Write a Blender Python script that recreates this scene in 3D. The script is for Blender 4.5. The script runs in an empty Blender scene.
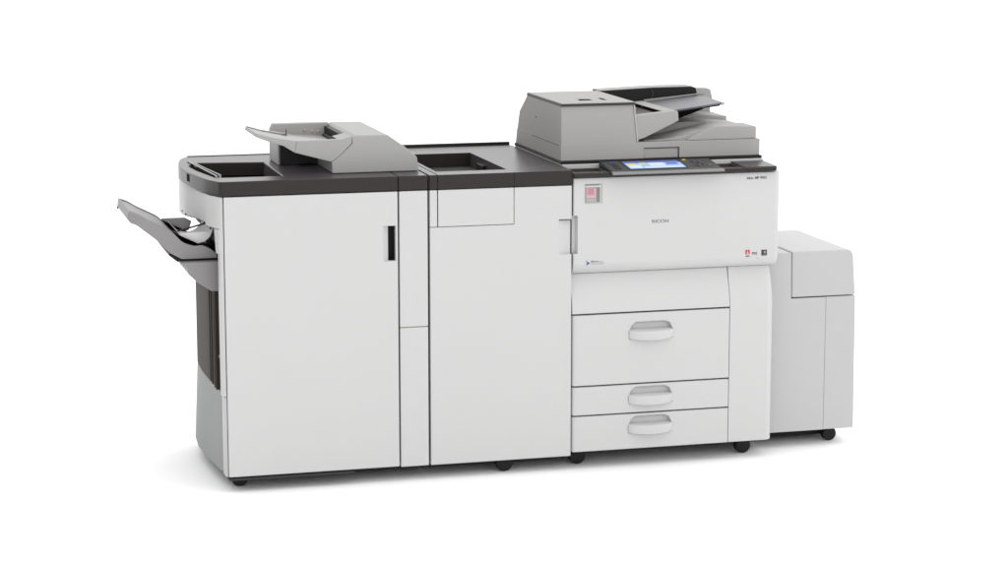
import bpy, bmesh, math, random
from mathutils import Vector, Matrix
random.seed(4)
S = bpy.context.scene
C = S.collection

# ------------------------------------------------------------------ materials
def mat(name, col, rough=0.5, bump=0.0, bscale=900.0, var=0.0, spec=0.5, metal=0.0, emit=None, coat=0.0):
    m = bpy.data.materials.new(name); m.use_nodes = True
    if name != 'white_studio_floor': col = tuple(c * .815 for c in col); spec *= .82
    if emit: emit = (emit[0], emit[1] * .82)
    nt = m.node_tree; N = nt.nodes; L = nt.links
    b = N['Principled BSDF']
    b.inputs['Roughness'].default_value = rough
    b.inputs['Specular IOR Level'].default_value = spec
    b.inputs['Metallic'].default_value = metal
    b.inputs['Coat Weight'].default_value = coat
    tc = N.new('ShaderNodeTexCoord')
    nz = N.new('ShaderNodeTexNoise'); nz.inputs['Scale'].default_value = 3.1; nz.inputs['Detail'].default_value = 5
    L.new(tc.outputs['Object'], nz.inputs['Vector'])
    mx = N.new('ShaderNodeMix'); mx.data_type = 'RGBA'
    mx.inputs['A'].default_value = (*[c * (1 - var) for c in col], 1)
    mx.inputs['B'].default_value = (*[min(1, c * (1 + var)) for c in col], 1)
    L.new(nz.outputs['Fac'], mx.inputs['Factor']); L.new(mx.outputs['Result'], b.inputs['Base Color'])
    if bump:
        n2 = N.new('ShaderNodeTexNoise'); n2.inputs['Scale'].default_value = bscale; n2.inputs['Detail'].default_value = 2
        L.new(tc.outputs['Object'], n2.inputs['Vector'])
        bp = N.new('ShaderNodeBump'); bp.inputs['Strength'].default_value = bump; bp.inputs['Distance'].default_value = 0.0004
        L.new(n2.outputs['Fac'], bp.inputs['Height']); L.new(bp.outputs['Normal'], b.inputs['Normal'])
    if emit:
        b.inputs['Emission Color'].default_value = (*emit[0], 1); b.inputs['Emission Strength'].default_value = emit[1]
    return m

WHITE = mat('white_plastic', (.585, .585, .583), .48, .10, var=.015, spec=.35)
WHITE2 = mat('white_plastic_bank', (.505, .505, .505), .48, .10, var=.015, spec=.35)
SIDEG = mat('pale_grey_plastic_and_highlight', (.45, .46, .455), .5, .10, var=.02, spec=.3)
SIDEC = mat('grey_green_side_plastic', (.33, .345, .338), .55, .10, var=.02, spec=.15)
CAP = mat('charcoal_plastic', (.0255, .0205, .0185), .33, .10, 1400, var=.05, spec=.27)
_b = CAP.node_tree.nodes['Principled BSDF']; _b.inputs['Sheen Weight'].default_value = .10; _b.inputs['Sheen Roughness'].default_value = .35; _b.inputs['Sheen Tint'].default_value = (.92, .88, 1, 1)
DARK = mat('black_plastic', (.008, .008, .008), .5, .1, var=.05, spec=.3)
GAP = mat('shadow_gap_frame', (.05, .05, .05), .7, var=.05, spec=.2)
GREY = mat('scanner_grey_plastic', (.395, .386, .376), .6, .15, var=.015, spec=.12)
GREY2 = mat('inserter_grey_plastic', (.40, .397, .392), .6, .15, var=.015, spec=.2)
TRAYG = mat('tray_grey_plastic', (.27, .262, .265), .5, .15, var=.02, spec=.35)
PURP = mat('slate_tray_plastic', (.12, .118, .135), .42, .15, var=.03, spec=.45)
EDGE = mat('trim_grey', (.04, .04, .04), .5, .1, var=.03, spec=.25)
MATTE = mat('matte_black', (.004, .004, .004), 1.0, spec=.02)
SILVER = mat('silver_trim', (.22, .218, .215), .35, .05, var=.03, spec=.5)
BROWN = mat('smoked_brown_plastic', (.050, .040, .033), .45, .05, var=.08, spec=.03)
RUBBER = mat('black_rubber', (.010, .010, .010), .6, .2, var=.1, spec=.3)
PAPER = mat('white_guide_sheet', (.80, .80, .80), .5, var=.01)
INK = mat('dark_ink', (.03, .03, .035), .6)
INKG = mat('grey_ink', (.14, .14, .15), .6)
INKL = mat('light_grey_ink', (.33, .33, .34), .6)
RED = mat('red_ink', (.55, .03, .02), .5)
PINK = mat('pink_ink', (.52, .22, .28), .5, var=.1)
PALEPINK = mat('pale_pink_ink_and_glint', (.55, .40, .42), .5, var=.1)
SLATE = mat('slate_key', (.075, .075, .08), .4)
BLUE = mat('blue_ink', (.04, .07, .30), .5)
KBLUE = mat('blue_key', (.03, .05, .16), .4)
KRED = mat('red_key', (.16, .03, .03), .4)
LABG = mat('label_grey_green', (.38, .39, .36), .5)
LABD = mat('label_dark_grey', (.20, .20, .19), .5)
AMBER = mat('amber_lens', (.6, .36, .02), .3, emit=((.8, .5, .05), .25))
SCR = mat('lit_screen_blue', (.05, .08, .15), .15, emit=((.36, .55, .98), .85))
SCRW = mat('lit_screen_pale', (.05, .08, .15), .15, emit=((.66, .77, .98), .9))
SCRN = mat('lit_screen_navy', (.02, .03, .08), .15, emit=((.07, .11, .40), .8))
SCRY = mat('lit_screen_yellow', (.1, .1, .02), .15, emit=((.75, .68, .14), .8))
FLOOR = mat('white_studio_floor', (.94, .94, .94), .8, var=.004, spec=.1)

# ------------------------------------------------------------------ mesh helpers
def nb(): return bmesh.new()
def box(bm, x0, x1, y0, y1, z0, z1):
    v = [bm.verts.new(p) for p in ((x0,y0,z0),(x1,y0,z0),(x1,y1,z0),(x0,y1,z0),(x0,y0,z1),(x1,y0,z1),(x1,y1,z1),(x0,y1,z1))]
    for f in ((0,3,2,1),(4,5,6,7),(0,1,5,4),(1,2,6,5),(2,3,7,6),(3,0,4,7)): bm.faces.new([v[i] for i in f])
    return bm
def prism(bm, poly, ax, a, b, poly2=None):
    """poly 2-D, extruded along ax from a to b. x:(y,z) y:(x,z) z:(x,y); poly2 = other end's outline"""
    def P(p, t):
        return {'x': (t, p[0], p[1]), 'y': (p[0], t, p[1]), 'z': (p[0], p[1], t)}[ax]
    A = [bm.verts.new(P(p, a)) for p in poly]; B = [bm.verts.new(P(p, b)) for p in (poly2 or poly)]
    bm.faces.new(A); bm.faces.new(B[::-1])
    n = len(A)
    for i in range(n): bm.faces.new((A[i], B[i], B[(i+1) % n], A[(i+1) % n]))
    bmesh.ops.recalc_face_normals(bm, faces=bm.faces)
    return bm
def cyl(bm, p0, p1, r, r2=None, n=24):
    p0 = Vector(p0); p1 = Vector(p1); d = p1 - p0
    q = d.to_track_quat('Z', 'Y').to_matrix().to_4x4()
    bmesh.ops.create_cone(bm, cap_ends=True, segments=n, radius1=r, radius2=r if r2 is None else r2, depth=d.length,
                          matrix=Matrix.Translation((p0 + p1) / 2) @ q)
    return bm
def loft(bm, rings, caps=True):
    V = [[bm.verts.new(p) for p in r] for r in rings]
    n = len(V[0])
    for a, b in zip(V, V[1:]):
        for i in range(n): bm.faces.new((a[i], a[(i+1) % n], b[(i+1) % n], b[i]))
    if caps: bm.faces.new(V[0][::-1]); bm.faces.new(V[-1])
    bmesh.ops.recalc_face_normals(bm, faces=bm.faces)
    return bm
def bez(p, n=6):
    """Catmull-Rom through 2-D points"""
    out = []
    for i in range(len(p) - 1):
        a = p[max(i-1, 0)]; b = p[i]; c = p[i+1]; d = p[min(i+2, len(p)-1)]
        for k in range(n):
            t = k / n
            out.append(tuple(.5*((2*b[j]) + (c[j]-a[j])*t + (2*a[j]-5*b[j]+4*c[j]-d[j])*t*t + (3*b[j]-a[j]-3*c[j]+d[j])*t**3) for j in (0, 1)))
    out.append(p[-1]); return out
def build(name, bm, m, parent=None, bev=0.0, seg=2, cut=None, ang=35):
    bmesh.ops.remove_doubles(bm, verts=bm.verts, dist=1e-6)
    bmesh.ops.recalc_face_normals(bm, faces=bm.faces)
    if cut: # carve holes before the edges are rounded
        def mk(b):
            me = bpy.data.meshes.new('t'); b.to_mesh(me); o = bpy.data.objects.new('t', me); C.objects.link(o); return o
        o = mk(bm)
        cs = []
        for cb in cut:
            bmesh.ops.recalc_face_normals(cb, faces=cb.faces)
            c = mk(cb); cs.append(c)
            md = o.modifiers.new('b', 'BOOLEAN'); md.object = c; md.operation = 'DIFFERENCE'; md.solver = 'EXACT'
        dg = bpy.context.evaluated_depsgraph_get(); dg.update()
        me2 = bpy.data.meshes.new_from_object(o.evaluated_get(dg))
        for c in cs + [o]:
            me_ = c.data; bpy.data.objects.remove(c); bpy.data.meshes.remove(me_)
        bm.free(); bm = nb(); bm.from_mesh(me2); bpy.data.meshes.remove(me2)
        bmesh.ops.remove_doubles(bm, verts=bm.verts, dist=1e-5)
        bmesh.ops.dissolve_limit(bm, angle_limit=math.radians(1), verts=bm.verts, edges=bm.edges)
    if bev:
        es = [e for e in bm.edges if len(e.link_faces) == 2 and e.calc_face_angle(0) > math.radians(28)]
        bmesh.ops.bevel(bm, geom=es, offset=bev, segments=seg, profile=.5, affect='EDGES', clamp_overlap=True)
    me = bpy.data.meshes.new(name); bm.to_mesh(me); bm.free()
    me.shade_smooth(); me.set_sharp_from_angle(angle=math.radians(ang))
    me.materials.append(m)
    o = bpy.data.objects.new(name, me); C.objects.link(o)
    if bev:
        wm = o.modifiers.new('weighted_normals', 'WEIGHTED_NORMAL'); wm.keep_sharp = True; wm.weight = 100
    if parent is not None:
        o.parent = parent
        w = Vector(); q = parent
        while q: w += q.location; q = q.parent
        o.data.transform(Matrix.Translation(-w))
    return o
def thing(name, label, cat, loc):
    o = bpy.data.objects.new(name, None); C.objects.link(o); o.location = loc; o.empty_display_size = .1
    o['label'] = label; o['category'] = cat
    return o
def text(name, s, m, parent, x0, x1, z0, z1, y=-.0004, bold=0.0, shear=0.0, slope=0.0):
    cu = bpy.data.curves.new('t', 'FONT'); cu.body = s; cu.extrude = .0; cu.offset = bold; cu.shear = shear; cu.size = 1
    o = bpy.data.objects.new('t', cu); C.objects.link(o)
    dg = bpy.context.evaluated_depsgraph_get(); dg.update()
    me = bpy.data.meshes.new_from_object(o.evaluated_get(dg)); bpy.data.objects.remove(o)
    bm = nb(); bm.from_mesh(me); bpy.data.meshes.remove(me)
    xs = [v.co.x for v in bm.verts]; ys = [v.co.y for v in bm.verts]
    for v in bm.verts:
        a = (v.co.x - min(xs)) / (max(xs) - min(xs)); b = (v.co.y - min(ys)) / (max(ys) - min(ys))
        v.co = Vector((x0 + a * (x1 - x0), y, z0 + b * (z1 - z0) + slope * a)) 
    r = bmesh.ops.extrude_face_region(bm, geom=list(bm.faces))
    for g in r['geom']:
        if isinstance(g, bmesh.types.BMVert): g.co.y += .0006
    return build(name, bm, m, parent)
def caster(parent, x, y, r=.027):
    o = build('caster', box(nb(), x-.014, x+.014, y-.012, y+.03, .040, .062), DARK, parent, .003)
    b = nb()
    cyl(b, (x, y-.014, r), (x, y-.002, r), r, n=32); cyl(b, (x, y-.003, r), (x, y+.005, r), r*.7); cyl(b, (x, y+.004, r), (x, y+.016, r), r, n=32)
    build('wheel', b, RUBBER, o, .003)

# ------------------------------------------------------------------ studio floor
bm = nb(); box(bm, -45, 45, -30, 60, -.05, 0)
fl = build('floor', bm, FLOOR); fl['kind'] = 'structure'

# ================================================================== FINISHER
F = thing('finisher', 'white cabinet at the left end with charcoal lid, full height door and grey output trays', 'finisher', (.27, .36, 0))
zc, zt = .934, .979
# carcass
planA = [(.012, .03), (-.012, .12), (-.027, .30), (-.034, .43), (-.026, .56), (.0, .655), (.03, .70), (.548, .70), (.548, .03)]
planB = [(.012, .03), (-.004, .12), (-.014, .30), (-.018, .43), (-.014, .56), (.004, .655), (.03, .70), (.548, .70), (.548, .03)]
bm = nb(); prism(bm, planA, 'z', .047, .305, planB)
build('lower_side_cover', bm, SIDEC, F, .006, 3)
bm = nb(); box(bm, .035, .548, .050, .70, .3075, .933)
build('inner_frame', bm, GAP, F)
# base plate and skirt
bm = nb(); box(bm, .010, .546, .062, .64, .026, .0455)
build('base_plate', bm, DARK, F, .002)
bm = nb(); box(bm, .004, .40, -.001, .010, .0385, .0445)
build('skirt_strip', bm, EDGE, F, .001)
# door with finger pull let into its right edge
door = nb(); box(door, .003, .5475, 0, .020, .050, .931)
cutb = nb(); prism(cutb, [(.4995, -.02), (.4995, .0), (.5035, .005), (.511, .0105), (.5195, .0150), (.5215, .06), (.5405, .06), (.5405, -.02)], 'z', .7125, .8235)
d = build('door', door, WHITE, F, .003, 3, cut=[cutb])
bm = nb(); box(bm, .506, .547, .046, .0495, .700, .835)
build('finger_pull', bm, DARK, d)
# front-left corner post, rounded, stops above the lower tray further back
bm = nb(); prism(bm, [(.001, .004), (.001, .055), (-.010, .055), (-.013, .035), (-.010, .012)], 'z', .305, .932)
build('corner_post', bm, WHITE, F, .004, 3)
bm = nb(); prism(bm, [(.000, .002), (.000, .060), (-.034, .115), (-.041, .10), (-.026, .045), (-.012, .012)], 'z', .832, .932)
build('corner_cover', bm, WHITE, F, .005, 3)
bm = nb(); prism(bm, [(.001, .003), (.001, .058), (-.013, .058), (-.018, .046), (-.012, .013)], 'z', .752, .8315, [(.001, .003), (.001, .058), (-.017, .058), (-.023, .046), (-.013, .013)])
build('corner_post', bm, WHITE, F, .004, 3)
# lower front post strip (bright strip beside the side cover)
bm = nb(); prism(bm, [(.001, .004), (.001, .06), (-.006, .06), (-.006, .02)], 'z', .050, .304)
build('corner_strip', bm, WHITE, F, .002, 2)
# upper left housing over the exit
ph = [(-.033, .085), (-.050, .20), (-.060, .36), (-.062, .50), (-.055, .62), (-.03, .68), (.03, .70), (.033, .085)]
bm = nb(); prism(bm, ph, 'z', .825, .932)
for v in bm.verts:            # the lower edge climbs towards the front
    if v.co.z < .9 and v.co.y < .3: v.co.z = .838
    elif v.co.z < .9: v.co.z = .838 - (v.co.y - .2) * .09
build('exit_housing', bm, WHITE, F, .006, 3)
for yy in (.40, .48): build('latch', box(nb(), -.0635, -.055, yy, yy+.014, .8235, .829), DARK, F, .001)
# exit: back wall, rollers, guide sheet, sensing arm
bm = nb(); box(bm, .018, .034, .06, .66, .56, .83)
build('exit_opening', bm, DARK, F)
bm = nb()
cyl(bm, (.004, .10, .806), (.004, .58, .806), .007)
for yy in [.13, .19, .26, .33, .40, .47, .54]: cyl(bm, (.004, yy, .806), (.004, yy+.03, .806), .016)
build('exit_roller', bm, RUBBER, F, .001)
bm = nb()
cyl(bm, (-.002, .10, .786), (-.002, .58, .786), .005)
for yy in [.12, .16, .22, .29, .36]: cyl(bm, (-.002, yy, .786), (-.002, yy+.012, .786), .013)
build('paper_paddle', bm, EDGE, F, .001)
gp = bez([(-.120, .806), (-.105, .787), (-.085, .773), (-.060, .768), (-.036, .775), (-.018, .790), (-.008, .811)], 5)
gpi = [(x, z + .0025) for x, z in gp][::-1]
bm = nb(); prism(bm, gp + gpi, 'y', .165, .40)
build('paper_guide', bm, PAPER, F, .0006, 1)
bm = nb(); prism(bm, [(-.117, .801), (-.012, .806), (-.020, .788), (-.038, .774), (-.06, .769), (-.085, .774), (-.104, .787)], 'y', .150, .158)
build('guide_cheek', bm, PAPER, F, .001, 1)
bm = nb(); cyl(bm, (-.117, .19, .8045), (-.028, .19, .8265), .0028, n=10); cyl(bm, (-.117, .19, .8045), (-.117, .30, .8045), .0028, n=10)
build('sensing_arm', bm, DARK, F)
# brown smoked panel between tray and lower cover
bp = [(.012, .066), (-.004, .075), (-.007, .16), (-.012, .20), (-.012, .27), (-.016, .30), (-.018, .43), (-.014, .56), (.004, .655), (.02, .655), (.02, .066)]
bm = nb(); prism(bm, bp, 'z', .306, .64)
for v in bm.verts:
    if v.co.z < .5 and v.co.x < .01: v.co.z = .306 + 0
build('smoked_panel', bm, BROWN, F, .003, 2)
bm = nb()
for yy in (.115, .145, .205, .245): box(bm, -.0155, -.004, yy, yy+.010, .307, .64)
build('rib', bm, BROWN, F, .0015)
bm = nb(); cyl(bm, (-.009, .085, .42), (-.003, .085, .42), .005)
build('screw', bm, SILVER, F)
bm = nb(); box(bm, -.001, .034, .061, .40, .56, .76)
build('tray_mount', bm, DARK, F)
# --- upper output tray: profile swept across the machine
top = bez([(-.2735, .885), (-.246, .8745), (-.213, .8545), (-.160, .8275), (-.137, .8085), (-.118, .788), (-.103, .7765), (-.0745, .7665), (-.050, .7665), (-.026, .757), (-.004, .7395)], 4)
bot = [(-.004, .7265), (-.113, .7265), (-.150, .7475), (-.1925, .7915), (-.250, .838), (-.262, .843), (-.270, .8465), (-.276, .855), (-.2775, .8605)]
bm = nb(); prism(bm, top + bot, 'y', .118, .425)
sl = nb()   # shallow trough in the bed, leaving raised side walls
tp = [(x, z - .0045) for x, z in top]
prism(sl, [(-.275, .95)] + [(-.268, .8775)] + tp[3:] + [(.02, .735), (.02, .95)], 'y', .134, .411)
tr = build('output_tray', bm, TRAYG, F, .0025, 2, cut=[sl])
bm = nb(); prism(bm, [(-.273, .8745), (-.262, .868), (-.246, .858), (-.246, .8465), (-.262, .8545), (-.272, .8605)], 'y', .1165, .119)
build('side_grip', bm, TRAYG, tr, .0008, 1)
bm = nb(); cyl(bm, (-.2795, .408, .8555), (-.2765, .408, .8555), .004)
build('stop_pin', bm, DARK, tr)
bm = nb(); prism(bm, [(-.138, .8125), (-.062, .812), (-.040, .800), (-.05, .77), (-.11, .765)], 'y', .427, .437)
build('rear_fence', bm, GREY, tr, .002)
# black rail under the upper tray, then the lower tray
bm = nb(); prism(bm, [(-.118, .7255), (.004, .7265), (.004, .7215), (-.100, .7205), (-.125, .716), (-.152, .738), (-.150, .745)], 'y', .135, .40)
build('tray_rail', bm, DARK, F, .001, 1)
lt = [(-.1215, .7195), (-.0005, .7195), (-.0005, .625), (-.026, .6265), (-.067, .6535), (-.097, .682), (-.102, .704), (-.1115, .7095)]
bm = nb(); prism(bm, lt, 'y', .09, .40)
build('lower_tray', bm, TRAYG, F, .003, 2)
# --- charcoal lid
lid = [(0, 0), (-.010, .006), (-.0345, .066), (-.047, .125), (-.0595, .200), (-.070, .285), (-.0745, .38), (-.0735, .47), (-.0625, .555), (-.048, .63), (-.028, .676), (-.005, .69), (.03, .695), (.5485, .705), (.5485, 0)]
well = nb(); prism(well, [(-.004, .115), (-.036, .30), (-.046, .42), (-.030, .496), (.0, .505), (.205, .472), (.205, .105), (.02, .105)], 'z', .895, 1.05)
notch = nb(); box(notch, -.09, -.058, .255, .290, .950, .972)
bm = nb(); prism(bm, lid, 'z', zc, zt)
top_lid = build('lid', bm, CAP, F, .0035, 3, cut=[well, notch])
bm = nb(); prism(bm, [(-.002, .1), (-.050, .42), (-.030, .50), (.0, .51), (.21, .48), (.21, .095)], 'z', .915, .9335)
build('well_floor', bm, DARK, top_lid)
bm = nb(); box(bm, -.018, .50, .684, .696, .9785, .9812)
build('rear_lip', bm, CAP, top_lid, .002)
# highlights on the lid's edge left of the well, modelled as slim pale rods
for dx, y0, y1 in ((0, .13, .53), (.014, .15, .46)):
    bm = nb()
    pts = [(-.033+dx+ (.034)*(1-t)**1.1 , y0+(y1-y0)*t) for t in [i/8 for i in range(9)]]
    for (xa, ya), (xb, yb) in zip(pts, pts[1:]):
        cyl(bm, (xa, ya, .9825), (xb, yb, .9825), .0022, n=10)
    cyl(bm, (*pts[0], .972), (*pts[0], .9835), .004, n=10); cyl(bm, (*pts[-1], .972), (*pts[-1], .9835), .004, n=10)
    build('edge_highlight', bm, SIDEG, top_lid)
for x, y in ((.048, .088), (.50, .60), (.06, .60)): caster(F, x, y)

# ================================================================== INSERTER (feeder head, column)
I = thing('cover_inserter', 'light grey inserter with tilted feed tray on the left cabinet lid, narrow white column beside', 'inserter', (.60, .36, .979))
hf = [(.4277, 1.0732), (.4277, 1.092), (.4395, 1.0985), (.5405, 1.0975), (.5933, 1.0604), (.6352, 1.0242), (.641, .9805), (.3631, .9805), (.3614, 1.0169), (.3877, 1.035)]
# back body full length, front hood on the right
bk = [(.2345, .9805), (.2345, 1.082), (.2415, 1.1005), (.5405, 1.1005), (.5933, 1.062), (.6352, 1.0242), (.641, .9805)]
bm = nb(); prism(bm, hf, 'y', .108, .533)
throat = nb(); prism(throat, [(.385, 1.046), (.425, 1.052), (.4295, 1.120), (.360, 1.120)], 'y', .235, .50)
h = build('feeder_housing', bm, GREY2, I, .003, 3)
# rear half to the left: stands on the lid
bm = nb(); box(bm, .2345, .364, .36, .533, .9805, 1.055)
build('feeder_leg', bm, SIDEG, h, .003)
bm = nb(); box(bm, .240, .366, .3535, .3595, .982, 1.060)
build('leg_panel', bm, EDGE, h, .001)
bm = nb(); box(bm, .30, .345, .325, .352, .981, .985)
build('rubber_pad', bm, DARK, h, .001)
bm = nb(); prism(bm, [(.232, 1.055), (.2345, 1.082), (.2425, 1.1005), (.4285, 1.1005), (.4285, 1.055)], 'y', .495, .533)
build('rear_wall', bm, GREY2, h, .003)
# inside the feed throat
bm = nb(); box(bm, .412, .4272, .205, .495, 1.03, 1.090)
build('feed_throat', bm, DARK, h)
bm = nb(); prism(bm, [(.385, 1.085), (.4285, 1.083), (.4285, 1.097), (.4235, 1.094)], 'y', .112, .23)
build('throat_guard', bm, GREY2, h, .001)
bm = nb()
cyl(bm, (.408, .25, 1.060), (.408, .47, 1.060), .009)
build('pickup_roller', bm, RUBBER, h)
# feed tray, tilted up to the left
tt = [(.1275, 1.1125), (.174, 1.0995), (.2521, 1.0862), (.346, 1.0872), (.426, 1.0885), (.4262, 1.074), (.387, 1.035), (.3606, 1.017), (.2439, 1.0497), (.209, 1.0715), (.1587, 1.088), (.1236, 1.1014)]
bm = nb(); prism(bm, tt, 'y', .108, .126)
ft = build('feed_tray', bm, GREY2, I, .002, 2)
bed = [(.1275, 1.1115), (.174, 1.0975), (.2555, 1.0800), (.40, 1.062), (.40, 1.040), (.365, 1.024), (.25, 1.053), (.209, 1.0725), (.1587, 1.0885), (.1225, 1.1020)]
bm = nb(); prism(bm, bed, 'y', .1265, .335)
build('tray_bed', bm, GREY2, ft, .002, 2)
bm = nb(); prism(bm, [(.1275, 1.1120), (.174, 1.0985), (.256, 1.0815), (.256, 1.0865), (.174, 1.1015), (.1275, 1.1150)], 'y', .318, .3345)
build('rear_guide', bm, GREY2, ft, .001, 1)
build('tray_grip', box(nb(), .207, .226, .1068, .109, 1.0720, 1.0860), GREY2, ft, .001, 1)
bm = nb(); prism(bm, [(.2365, 1.0815), (.300, 1.068), (.4285, 1.058), (.4285, 1.034), (.30, 1.046), (.2365, 1.066)], 'y', .3365, .494)
build('inner_bed', bm, TRAYG, ft, .001, 1)
bm = nb(); box(bm, .252, .2532, .30, .318, 1.082, 1.103)
build('guide_fin', bm, EDGE, ft, .0005, 1)
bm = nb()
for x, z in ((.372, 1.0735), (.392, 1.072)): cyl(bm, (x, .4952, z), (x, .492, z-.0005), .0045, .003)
build('pink_glint_spot', bm, PALEPINK, ft)  # pinkish glints on the rear wall, modelled as small coloured studs
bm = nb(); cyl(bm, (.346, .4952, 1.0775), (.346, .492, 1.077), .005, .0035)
build('orange_glint_spot', bm, mat('orange_glint', (.60, .38, .26), .35), ft)  # orange glint, likewise a coloured stud
bm = nb(); prism(bm, [(.2434, 1.0505), (.2446, 1.0503), (.2527, 1.0858), (.2515, 1.0860)], 'y', .1074, .1090)
build('tray_seam', bm, LABD, ft)
# column beside the cabinet, with its own charcoal cap
bm = nb(); box(bm, .5525, .6435, 0, .70, .4995, .931)
col = build('column', bm, WHITE, I, .003, 3)
bm = nb(); box(bm, .5525, .6435, 0, .70, .0475, .4975)
build('column_cover', bm, WHITE, col, .003, 3)
bm = nb(); box(bm, .556, .640, .062, .69, .026, .0470)
build('column_foot', bm, DARK, col, .001)
bm = nb(); box(bm, .5535, .6425, .006, .695, .4974, .4996)
build('column_seam', bm, LABG, col)
bm = nb(); box(bm, .5505, .6440, 0, .705, zc, zt)
build('column_cap', bm, CAP, I, .0035, 3)

# ================================================================== FOLDING CABINET
B = thing('folding_cabinet', 'white cabinet with charcoal lid and open well, between the leftmost cabinet and the copier', 'cabinet', (.88, .36, 0))
bm = nb(); box(bm, .6515, 1.1135, .022, .70, .049, .933)
build('inner_frame', bm, GAP, B)
bm = nb(); box(bm, .6505, 1.1145, .024, .70, .0475, .9325)
build('side_shell', bm, WHITE, B, .003)
bm = nb(); box(bm, .655, 1.112, .062, .68, .026, .0465)
build('base_plate', bm, DARK, B, .002)
L = nb(); prism(L, [(.6505, .0475), (1.1145, .0475), (1.1145, .931), (.9247, .931), (.9247, .8130), (.6505, .8130)], 'y', 0, .020)
pull = nb(); prism(pull, [(1.0690, -.02), (1.0690, 0), (1.078, .006), (1.096, .012), (1.130, .016), (1.130, -.02)], 'z', .7105, .8205)
d2 = build('door', L, WHITE, B, .0022, 3, cut=[pull])
bm = nb(); box(bm, 1.072, 1.112, -.0005, .015, .8203, .8232)
build('pull_edge', bm, EDGE, d2)
bm = nb(); box(bm, .6772, .9233, 0, .020, .8147, .931)
build('upper_panel', bm, WHITE, B, .002, 2)
bm = nb(); box(bm, .6505, .6742, 0, .020, .8147, .931)
build('filler_strip', bm, WHITE, B, .002, 2)
bm = nb(); box(bm, .6515, .9245, .012, .0215, .8125, .8152); box(bm, .9230, .9250, .012, .0215, .8152, .93)
build('panel_seam', bm, LABG, B)
w2 = nb(); box(w2, .690, .9215, .080, .553, .86, 1.05)
bm = nb(); prism(bm, [(.9246, -.0015), (1.1165, -.0015), (1.1165, .735), (.6772, .735), (.6772, -.0015)], 'z', zc, zt)
s1 = nb(); box(s1, .9235, .9247, -.01, .0025, .9, 1.0)
cp = build('lid', bm, CAP, B, .0035, 3, cut=[w2, s1])
bm = nb(); box(bm, .6500, .6755, -.0015, .735, zc, zt)
build('lid_end', bm, CAP, B, .003, 2)
bm = nb(); box(bm, .685, .93, .07, .56, .875, .9)
build('well_floor', bm, DARK, cp)
bm = nb(); box(bm, .66, 1.115, .755, .768, .935, .9885); box(bm, .66, 1.115, .735, .756, .935, .977)
build('rear_lip', bm, CAP, cp, .002)
bm = nb(); box(bm, .9085, .9225, .34, .42, .925, .96); box(bm, .9105, .9225, .22, .30, .925, .95)
build('well_latch', bm, DARK, cp, .003)
for x, y in ((.9044, .055), (.70, .62), (1.07, .60)): caster(B, x, y)

# ================================================================== COPIER
K = thing('copier', 'large white and grey photocopier with lit touch screen, document feeder and three paper drawers', 'photocopier', (1.465, .40, 0))
bm = nb(); box(bm, 1.1215, 1.8075, .085, .72, .060, .953)
build('inner_frame', bm, GAP, K)
bm = nb(); box(bm, 1.1200, 1.8100, .090, .725, .0585, .955)
build('side_shell', bm, WHITE, K, .004)
bm = nb(); box(bm, 1.125, 1.806, .125, .70, .024, .0575)
build('base_plate', bm, DARK, K, .002)
# front door: rounded vertical edges and a lower edge that curls back
x0, x1 = 1.1205, 1.8245
prof = [(.060, .6412), (.036, .6412), (.026, .6425), (.016, .6475), (.0085, .6545), (.003, .664), (0, .678), (0, .946), (.002, .9515), (.006, .9535), (.060, .9535)]
def endy(x):   # corner rounding in plan
    r = .020; t = x1 - x
    return r - math.sqrt(max(0, r*r - (r-t)**2)) if t < r else 0
bm = nb(); rings = []
xs = [x0] + [x0 + .004] + [x0 + (x1-.02-x0)*i/6 for i in range(1, 7)] + [x1-.02 + .02*math.sin(i/6*math.pi/2) for i in range(1, 7)]
for x in xs: rings.append([(x, min(y + endy(x) + (.003 if x == x0 else 0), .06), z) for y, z in prof])
loft(bm, rings)
pull2 = nb(); prism(pull2, [(1.10, .022), (1.130, .020), (1.1335, .012), (1.1365, -.02), (1.10, -.02)], 'z', .7100, .8330)
fd = build('front_door', bm, WHITE, K, 0, cut=[pull2])
# fixed panel below the door, scooping inwards under it
bm = nb()
sc = bez([(.002, .5130), (.004, .535), (.010, .562), (.020, .592), (.030, .618), (.035, .6400)], 5) 
prism(bm, [(.06, .5130)] + sc + [(.06, .6400)], 'x', 1.1185, 1.6555)
build('waist_panel', bm, WHITE, K, .0015, 2)
# right column, meets the scoop with a curved left edge and rounds off at the right
bm = nb(); rings = []
for z, y0 in ((.0590, .002), (.30, .002), (.505, .002), (.535, .004), (.562, .010), (.592, .020), (.618, .030), (.6400, .035)):
    r = .028; xe = 1.8125
    ring = [(1.6568 + max(0, z-.58)*.03, .075, z), (1.6568 + max(0, z-.58)*.03, y0, z)]
    for i in range(0, 9):
        a = i/8*math.pi/2; ring.append((xe - r + r*math.sin(a), y0 + r - r*math.cos(a), z))
    ring.append((xe, .075, z)); rings.append(ring)
loft(bm, rings)
build('column_panel', bm, WHITE, K, 0)
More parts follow.
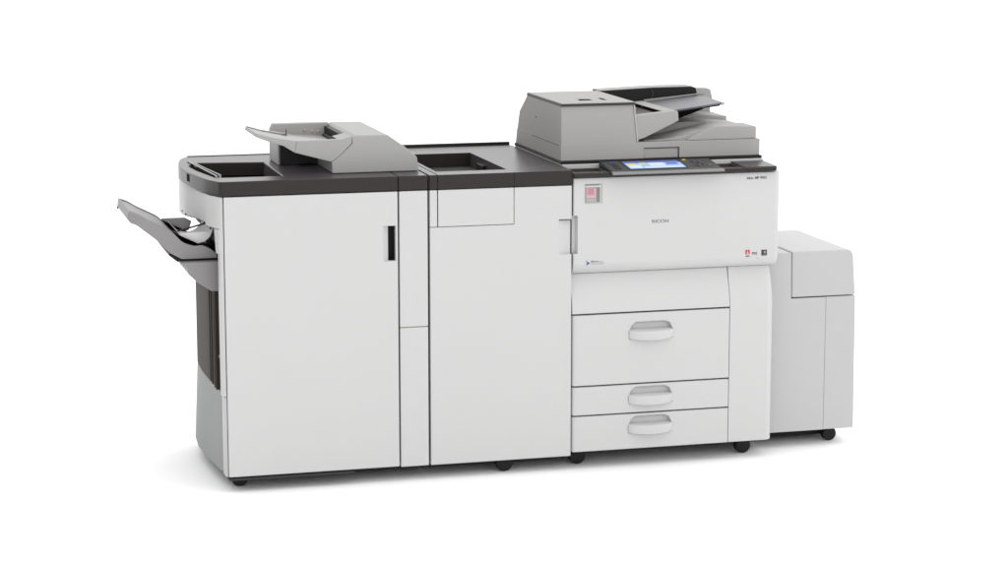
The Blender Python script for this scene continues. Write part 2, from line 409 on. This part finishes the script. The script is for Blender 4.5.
# drawers
def drawer(z0, z1, zh):
    bm = nb(); prism(bm, [(1.1185, .030), (1.1185, .012), (1.1205, .005), (1.126, .001), (1.132, 0), (1.6546, 0), (1.6546, .030)], 'z', z0, z1)
    xl, xr = 1.3095, 1.4605
    c = nb()
    P = [(xl+.001, zh-.020), (xl+.0005, zh+.006), (xl+.010, zh+.026), (xl+.024, zh+.036), (xr-.030, zh+.0365), (xr-.012, zh+.030), (xr-.001, zh+.006), (xr-.001, zh-.020)]
    Q = [(xl+.004, zh-.016), (xl+.003, zh+.004), (xl+.012, zh+.021), (xl+.025, zh+.0285), (xr-.030, zh+.029), (xr-.013, zh+.024), (xr-.003, zh+.004), (xr-.004, zh-.016)]
    def ext(p, q, k): return [((a[0]-b[0])*k + a[0], (a[1]-b[1])*k + a[1]) for a, b in zip(p, q)]
    prism(c, ext(P, Q, .25), 'y', -.0045, .018, Q)
    dr = build('drawer', bm, WHITE, K, .0022, 3, cut=[c])
    # grip: swelling lip whose lower edge sags in the middle
    g = nb(); rings = []
    n = 16
    for i in range(n+1):
        t = i/n; x = xl + .0005 + (xr - xl - .001)*t; s = math.sin(math.pi*t)**.6
        p = .004 + .019*s
        zb = zh - .016 - .007*s
        rings.append([(x, 0.0195, zh+.0125), (x, .006, zh+.0100), (x, -p+.003, zh+.0075), (x, -p+.001, zh+.0060), (x, -p, zh+.002), (x, -p+.002, zb), (x, -p+.005, zb-.0015), (x, -.001, zb+.001), (x, .0195, zb+.001)])
    loft(g, rings)
    build('handle', g, WHITE, dr, 0)
drawer(.2768, .5080, .4430)
drawer(.1793, .2722, .2285)
drawer(.0585, .1748, .1310)
# charcoal ledge across the top of the front
bm = nb(); prism(bm, [(1.1170, -.0140), (1.800, -.0140), (1.8065, -.008), (1.809, .002), (1.809, .118), (1.1170, .118)], 'z', .9570, .9700)
lw = nb(); box(lw, 1.135, 1.232, .030, .105, .9605, 1.0)
rw = nb(); box(rw, 1.626, 1.690, .020, .110, .9605, 1.0)
lg = build('ledge', bm, CAP, K, .003, 2, cut=[lw, rw])
bm = nb(); prism(bm, [(-.012, .9695), (-.008, .9725), (.118, .9765), (.118, .9695)], 'x', 1.694, 1.806)
build('ledge_cover', bm, CAP, lg, .002, 2)
bm = nb(); box(bm, 1.119, 1.809, .1185, .70, .9555, .9822)
build('upper_band', bm, WHITE, K, .002)
# operation panel
def pz(y): return .9705 + (y + .032) * .124
bm = nb(); prism(bm, [(-.034, .9640), (-.034, .9670), (-.030, pz(-.030)), (.116, pz(.116)), (.116, .9700), (.02, .9702)], 'x', 1.2400, 1.6165)
op = build('operation_panel', bm, EDGE, K, .0015, 2)
bm = nb(); prism(bm, [(-.018, pz(-.018)-.002), (-.018, pz(-.018)+.0012), (.112, pz(.112)+.0012), (.112, pz(.112)-.002)], 'x', 1.2440, 1.6110)
build('panel_face', bm, mat('graphite_panel', (.040, .040, .042), .4, .1), op, .0006, 1)
bm = nb(); prism(bm, [(-.0355, .9635), (-.0355, .9672), (-.0305, pz(-.0305)+.0008), (-.0195, pz(-.0195)+.0008), (-.0195, .9690)], 'x', 1.2395, 1.6170)
build('silver_edge', bm, SILVER, op, .0008, 2)
def slab(name, m, u0, u1, v0, v1, lift=.0016, parent=None, th=.0008):
    X0, X1, Y0, Y1 = 1.2440, 1.6110, -.018, .112
    xa, xb = X0+(X1-X0)*u0, X0+(X1-X0)*u1; ya, yb = Y0+(Y1-Y0)*v0, Y0+(Y1-Y0)*v1
    b = nb(); prism(b, [(ya, pz(ya)+lift-th), (ya, pz(ya)+lift), (yb, pz(yb)+lift), (yb, pz(yb)+lift-th)], 'x', xa, xb)
    return build(name, b, m, parent or op)
slab('screen_bezel', DARK, .17, .715, .12, .97, .0016)
sc_ = slab('screen', SCR, .185, .70, .19, .90, .0022)
slab('screen_header', SCRN, .186, .699, .70, .899, .0026, op)
slab('screen_header', SCRN, .56, .66, .52, .64, .0026, op)
slab('screen_key', SCRY, .20, .28, .54, .70, .0026, op)
slab('screen_key', SCRY, .315, .385, .58, .74, .0026, op)
slab('screen_key', SCRW, .20, .31, .24, .50, .0026, op)
slab('screen_key', SCRW, .40, .54, .40, .72, .0026, op)
slab('screen_key', SCRW, .33, .685, .22, .36, .0026, op)
for k in range(3):
    for j in range(4):
        slab('key', SLATE if (k+j) % 3 else EDGE, .80+k*.035, .825+k*.035, .24+j*.14, .33+j*.14, .0030, op, .002)
slab('key', KRED, .765, .785, .24, .31, .003, op, .002)
slab('key', AMBER, .748, .778, .88, .95, .003, op, .002)
slab('key', KBLUE, .055, .115, .78, .92, .003, op, .002)
for j in range(3): slab('key', EDGE, .06, .11, .22+j*.17, .33+j*.17, .003, op, .002)
slab('key', SLATE, .91, .96, .25, .42, .003, op, .002)
# badge and marks on the front door
def plate(name, m, x0, x1, z0, z1, y=-.0006, parent=fd, th=.0006, bev=0):
    b = nb(); box(b, x0, x1, y, y+th, z0, z1); return build(name, b, m, parent, bev)
bd = plate('badge', LABG, 1.1575, 1.2155, .871, .9335, -.0012, K, .0014, .0003)
plate('badge_field', WHITE, 1.1585, 1.2105, .8725, .9290, -.0017, bd)
plate('badge_field', LABD, 1.1595, 1.2075, .8745, .9225, -.0022, bd)
plate('badge_field', PALEPINK, 1.1615, 1.1945, .8880, .9205, -.0027, bd)
plate('badge_field', LABG, 1.1605, 1.1955, .8760, .8870, -.0031, bd)
plate('badge_field', PINK, 1.1660, 1.1870, .8990, .9190, -.0033, bd)
plate('badge_field', LABD, 1.1590, 1.2050, .9285, .9320, -.0024, bd)
text('lettering', 'RICOH', INKG, K, 1.384, 1.440, .8000, .8105, bold=.012)
text('lettering', 'Aficio', INK, K, 1.7045, 1.7295, .9305, .9385, bold=.02, shear=.1)
text('lettering', 'MP', INK, K, 1.7350, 1.7480, .9308, .9388, bold=.03)
text('lettering', '9002', INK, K, 1.7515, 1.7745, .9310, .9390, bold=.02)
a = plate('red_emblem', RED, 1.7055, 1.7205, .6845, .6985, -.0006, K)
b = nb(); prism(b, [(1.7100, .6850), (1.7130, .6970), (1.7160, .6850), (1.7145, .6850), (1.7130, .6920), (1.7115, .6850)], 'y', -.0011, -.0004)
build('emblem_mark', b, PAPER, a)
text('lettering', 'Adobe', INK, K, 1.7060, 1.7200, .6765, .6815, bold=.02)
text('lettering', 'PS3', INK, K, 1.7285, 1.7455, .6845, .6905, bold=.03)
plate('red_rule', RED, 1.7290, 1.7470, .6818, .6828, -.0006, K)
plate('printed_dot', INKG, 1.7460, 1.7500, .6690, .6702, -.0006, K)
e = plate('black_emblem', INK, 1.7610, 1.7800, .6780, .6970, -.0006, K)
b = nb(); st = []
for i in range(10):
    r = .0060 if i % 2 == 0 else .0026; an = math.pi/2 + i*math.pi/5; st.append((1.7725 + r*math.cos(an), .6895 + r*math.sin(an)))
prism(b, st, 'y', -.0011, -.0004)
build('emblem_mark', b, LABG, e)
plate('emblem_mark', LABD, 1.763, 1.778, .6795, .6815, -.0011, e)
b = nb(); prism(b, [(1.1605, .6870), (1.1760, .6780), (1.1625, .6705), (1.1665, .6790)], 'y', -.0006, .0000)
build('blue_emblem', b, BLUE, K)
text('lettering', '@Remote', INKG, K, 1.1790, 1.2050, .6790, .6860, bold=.015)
plate('printed_rule', INKL, 1.1800, 1.2240, .6745, .6760, -.0006, K)
plate('printed_rule', INKL, 1.2080, 1.2200, .6800, .6820, -.0006, K)
for x, y in ((1.1601, .085), (1.7371, .085), (1.17, .62), (1.76, .62)): caster(K, x, y, .026)

# --- scanner and document feeder
bm = nb(); box(bm, 1.1165, 1.8080, .130, .70, .9824, .9915)
build('platen_gasket', bm, DARK, K, .002)
bm = nb(); prism(bm, [(.140, .9920), (.140, 1.0455), (.672, 1.0455), (.690, .9920)], 'x', 1.1185, 1.8030)
hn = nb(); box(hn, 1.4010, 1.5230, .10, .155, .985, 1.0265)
DF = build('document_feeder', bm, GREY, K, .0015, 3, cut=[hn])
bm = nb(); box(bm, 1.4018, 1.5195, .1450, .1545, .9922, 1.0228)
build('lift_grip', bm, GREY, DF, .001, 1)
yz = [(.1404, 1.030), (.1404, 1.0456), (.142, 1.1715), (.540, 1.1745), (.645, 1.1070), (.671, 1.0456), (.675, 1.030)]
bm = nb(); prism(bm, yz, 'x', 1.1190, 1.3770)
for v in bm.verts:
    if v.co.x > 1.3: v.co.x -= max(0, v.co.z - 1.046) * .105
cv = build('feeder_cover', bm, GREY, DF, .0035, 3)
build('side_slot', box(nb(), 1.1178, 1.1192, .165, .48, 1.0405, 1.0420), DARK, DF)
bm = nb(); box(bm, 1.1195, 1.3655, .1365, .545, 1.1760, 1.1790)
n1 = nb(); box(n1, 1.205, 1.250, .215, .275, 1.1778, 1.2); n2 = nb(); box(n2, 1.285, 1.300, .215, .290, 1.1778, 1.2)
tl = build('top_plate', bm, GREY, DF, .001, 2, cut=[n1, n2])
bm = nb(); box(bm, 1.1180, 1.3670, .1350, .547, 1.1685, 1.1765)
build('plate_trim', bm, EDGE, DF, .0008, 1)
build('top_notch', prism(nb(), [(1.206, .222), (1.250, .222), (1.250, .258), (1.214, .27)], 'z', 1.1776, 1.1782), MATTE, DF)
build('top_notch', box(nb(), 1.2855, 1.2995, .217, .288, 1.1776, 1.1782), MATTE, DF)
bm = nb(); box(bm, 1.1180, 1.1200, .43, .436, 1.104, 1.1085); box(bm, 1.1180, 1.1200, .434, .444, 1.106, 1.1085)
build('vent', bm, EDGE, DF)
bm = nb(); prism(bm, [(1.3765, 1.0457), (1.3815, 1.0457), (1.3685, 1.1690), (1.3635, 1.1690)], 'y', .139, .16)
build('cover_edge_highlight', bm, SIDEG, DF, .001, 2)  # pale strip imitates the highlight on the cover's rounded right edge
# black hinged bar along the back
bm = nb(); prism(bm, [(1.372, 1.100), (1.722, 1.148), (1.724, 1.160), (1.719, 1.1815), (1.708, 1.1850), (1.56, 1.1845), (1.372, 1.1775)], 'y', .535, .62)
hb = build('rear_guide_bar', bm, DARK, DF, .003, 2)
bm = nb(); prism(bm, [(1.372, 1.1780), (1.56, 1.1850), (1.707, 1.1855), (1.707, 1.1868), (1.56, 1.1863), (1.372, 1.1793)], 'y', .538, .618)
build('bar_top', bm, GREY, hb)
bm = nb(); prism(bm, [(1.548, 1.130), (1.552, 1.130), (1.566, 1.165), (1.558, 1.1845), (1.554, 1.1845), (1.561, 1.165)], 'y', .533, .5352)
build('bar_seam', bm, EDGE, hb)
bm = nb(); prism(bm, [(1.5215, 1.104), (1.5215, 1.1265), (1.640, 1.1390), (1.560, 1.112)], 'y', .236, .52)
build('under_tray_shade', bm, MATTE, DF)  # black wedge stands in for the shade beneath the input tray
# grey rear wall
bm = nb(); prism(bm, [(1.55, 1.0455), (1.80, 1.0455), (1.797, 1.106), (1.805, 1.135), (1.797, 1.168), (1.785, 1.1725), (1.70, 1.1745), (1.55, 1.12)], 'y', .60, .64)
build('rear_wall', bm, GREY, DF, .004, 2)
# input tray: slab rising to the right, side guides, mouth
def sx(x): return 1.1375 + (x - 1.515) * .105
bm = nb(); prism(bm, [(1.525, .225), (1.712, .243), (1.720, .38), (1.735, .535), (1.525, .535)], 'z', -.006, 0)
for v in bm.verts: v.co.z += sx(v.co.x)
it = build('input_tray', bm, PURP, DF, .0015, 2)
bm = nb(); prism(bm, [(1.535, .232), (1.703, .250), (1.710, .38), (1.725, .535), (1.535, .535)], 'z', -.011, -.0064)
for v in bm.verts: v.co.z += sx(v.co.x)
build('tray_underside', bm, DARK, it, .001, 1)
bm = nb(); box(bm, 1.703, 1.714, .238, .252, sx(1.708)-.008, sx(1.708)+.0015)
build('tray_tip', bm, SIDEG, it, .001)
bm = nb(); prism(bm, [(1.484, 1.136), (1.522, sx(1.522)+.002), (1.522, sx(1.522)+.004), (1.484, 1.139)], 'y', .16, .53)
build('side_guide', bm, GREY, it, .001, 1)
bm = nb(); prism(bm, [(1.52, sx(1.52)), (1.74, sx(1.74)+.002), (1.74, sx(1.74)+.006), (1.52, sx(1.52)+.010)], 'y', .500, .508)
build('side_guide', bm, TRAYG, it, .001, 1)
bm = nb(); prism(bm, [(1.3720, 1.1335), (1.5115, 1.1460), (1.5185, 1.1400), (1.5205, 1.1120), (1.4060, 1.0600), (1.3790, 1.052)], 'y', .142, .170)
ff = build('feeder_front', bm, GREY, DF, .003, 2)
bm = nb(); prism(bm, [(1.376, 1.046), (1.398, 1.056), (1.515, 1.110), (1.50, 1.128), (1.370, 1.130)], 'y', .172, .53)
build('feeder_mouth', bm, DARK, DF, .001, 1)
bm = nb(); box(bm, 1.374, 1.440, .34, .50, 1.1305, 1.1400)
build('mouth_cover', bm, GREY, DF, .002, 2)
# output deck: three swooping beds rising to the right, and a stepped end block
def deck(y0, y1, pts, name='output_deck'):
    p = bez(pts, 6); b = nb(); prism(b, [(pts[0][0], 1.0458)] + p + [(pts[-1][0], 1.0458)], 'y', y0, y1)
    return build(name, b, GREY, DF, .0015, 2)
deck(.165, .300, [(1.41, 1.0475), (1.50, 1.054), (1.58, 1.070), (1.66, 1.080), (1.795, 1.0790)])
deck(.302, .445, [(1.41, 1.0485), (1.48, 1.061), (1.54, 1.082), (1.61, 1.091), (1.797, 1.0775)])
deck(.447, .598, [(1.41, 1.0500), (1.47, 1.068), (1.53, 1.091), (1.61, 1.102), (1.800, 1.0905)])
bm = nb(); prism(bm, [(1.552, 1.0462), (1.575, 1.060), (1.640, 1.0865), (1.660, 1.0905), (1.700, 1.0900), (1.7925, 1.0860), (1.7925, 1.0462)], 'y', .146, .270)
build('output_stop', bm, GREY, DF, .003, 2)

# ================================================================== PAPER BANK
P = thing('paper_bank', 'low white paper bank with rounded shoulder docked at the right side of the copier', 'paper tray', (1.98, .33, 0))
Z0, ZT = .0562, .669
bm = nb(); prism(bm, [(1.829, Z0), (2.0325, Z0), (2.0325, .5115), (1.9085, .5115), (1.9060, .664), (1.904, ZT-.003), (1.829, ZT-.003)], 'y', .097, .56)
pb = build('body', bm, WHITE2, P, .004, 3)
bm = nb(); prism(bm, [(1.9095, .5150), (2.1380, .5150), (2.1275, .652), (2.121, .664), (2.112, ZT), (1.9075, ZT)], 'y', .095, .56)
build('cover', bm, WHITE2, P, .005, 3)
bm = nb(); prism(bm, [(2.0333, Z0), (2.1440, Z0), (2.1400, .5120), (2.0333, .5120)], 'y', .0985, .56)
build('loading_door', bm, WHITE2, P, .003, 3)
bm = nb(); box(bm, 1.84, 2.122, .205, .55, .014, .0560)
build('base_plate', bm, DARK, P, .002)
bm = nb(); box(bm, 1.905, 2.12, .106, .55, .508, .518)
build('inner_frame', bm, GAP, P)
for x, y in ((2.0852, .175), (1.88, .50), (2.08, .50)): caster(P, x, y, .024)

# ------------------------------------------------------------------ camera
cam = bpy.data.cameras.new('camera'); co = bpy.data.objects.new('camera', cam); C.objects.link(co)
f, pitch, yaw = 2364.233, .1712, .2634
co.location = (-1.0346, -7.1402, 1.9083)
co.rotation_euler = (math.pi/2 - pitch, 0, -yaw)
cam.sensor_width = 36; cam.lens = f / 1008 * 36; cam.clip_end = 300
S.camera = co

# ------------------------------------------------------------------ light: white surround and one added overhead fill lamp
W = bpy.data.worlds.new('World'); S.world = W; W.use_nodes = True
bg = W.node_tree.nodes['Background']; bg.inputs['Color'].default_value = (1, 1, 1, 1); bg.inputs['Strength'].default_value = 1.0
wn = W.node_tree.nodes; wl = W.node_tree.links      # white tent, made dimmer towards the left to darken left-facing sides
gc = wn.new('ShaderNodeTexCoord'); sx_ = wn.new('ShaderNodeSeparateXYZ'); wl.new(gc.outputs['Generated'], sx_.inputs[0])
mr = wn.new('ShaderNodeMapRange'); mr.interpolation_type = 'SMOOTHSTEP'
mr.inputs['From Min'].default_value = -.9; mr.inputs['From Max'].default_value = -.25; mr.inputs['To Min'].default_value = .48; mr.inputs['To Max'].default_value = 1.40
wl.new(sx_.outputs['X'], mr.inputs['Value']); wl.new(mr.outputs['Result'], bg.inputs['Strength'])
def area(name, loc, tgt, sx_, sy_, power, col=(1, 1, 1)):
    l = bpy.data.lights.new(name, 'AREA'); l.shape = 'RECTANGLE'; l.size = sx_; l.size_y = sy_; l.energy = power; l.color = col
    o = bpy.data.objects.new(name, l); C.objects.link(o); o.location = loc
    o.rotation_euler = (Vector(tgt) - Vector(loc)).to_track_quat('-Z', 'Y').to_euler()
area('added_top_fill', (1.0, .6, 4.6), (1.0, .6, 0), 7, 6, 12)  # added lamp out of view, brightens the floor from above
S.view_settings.view_transform = 'Standard'; S.view_settings.look = 'None'
S.view_settings.exposure = 0.32; S.view_settings.gamma = 1.0
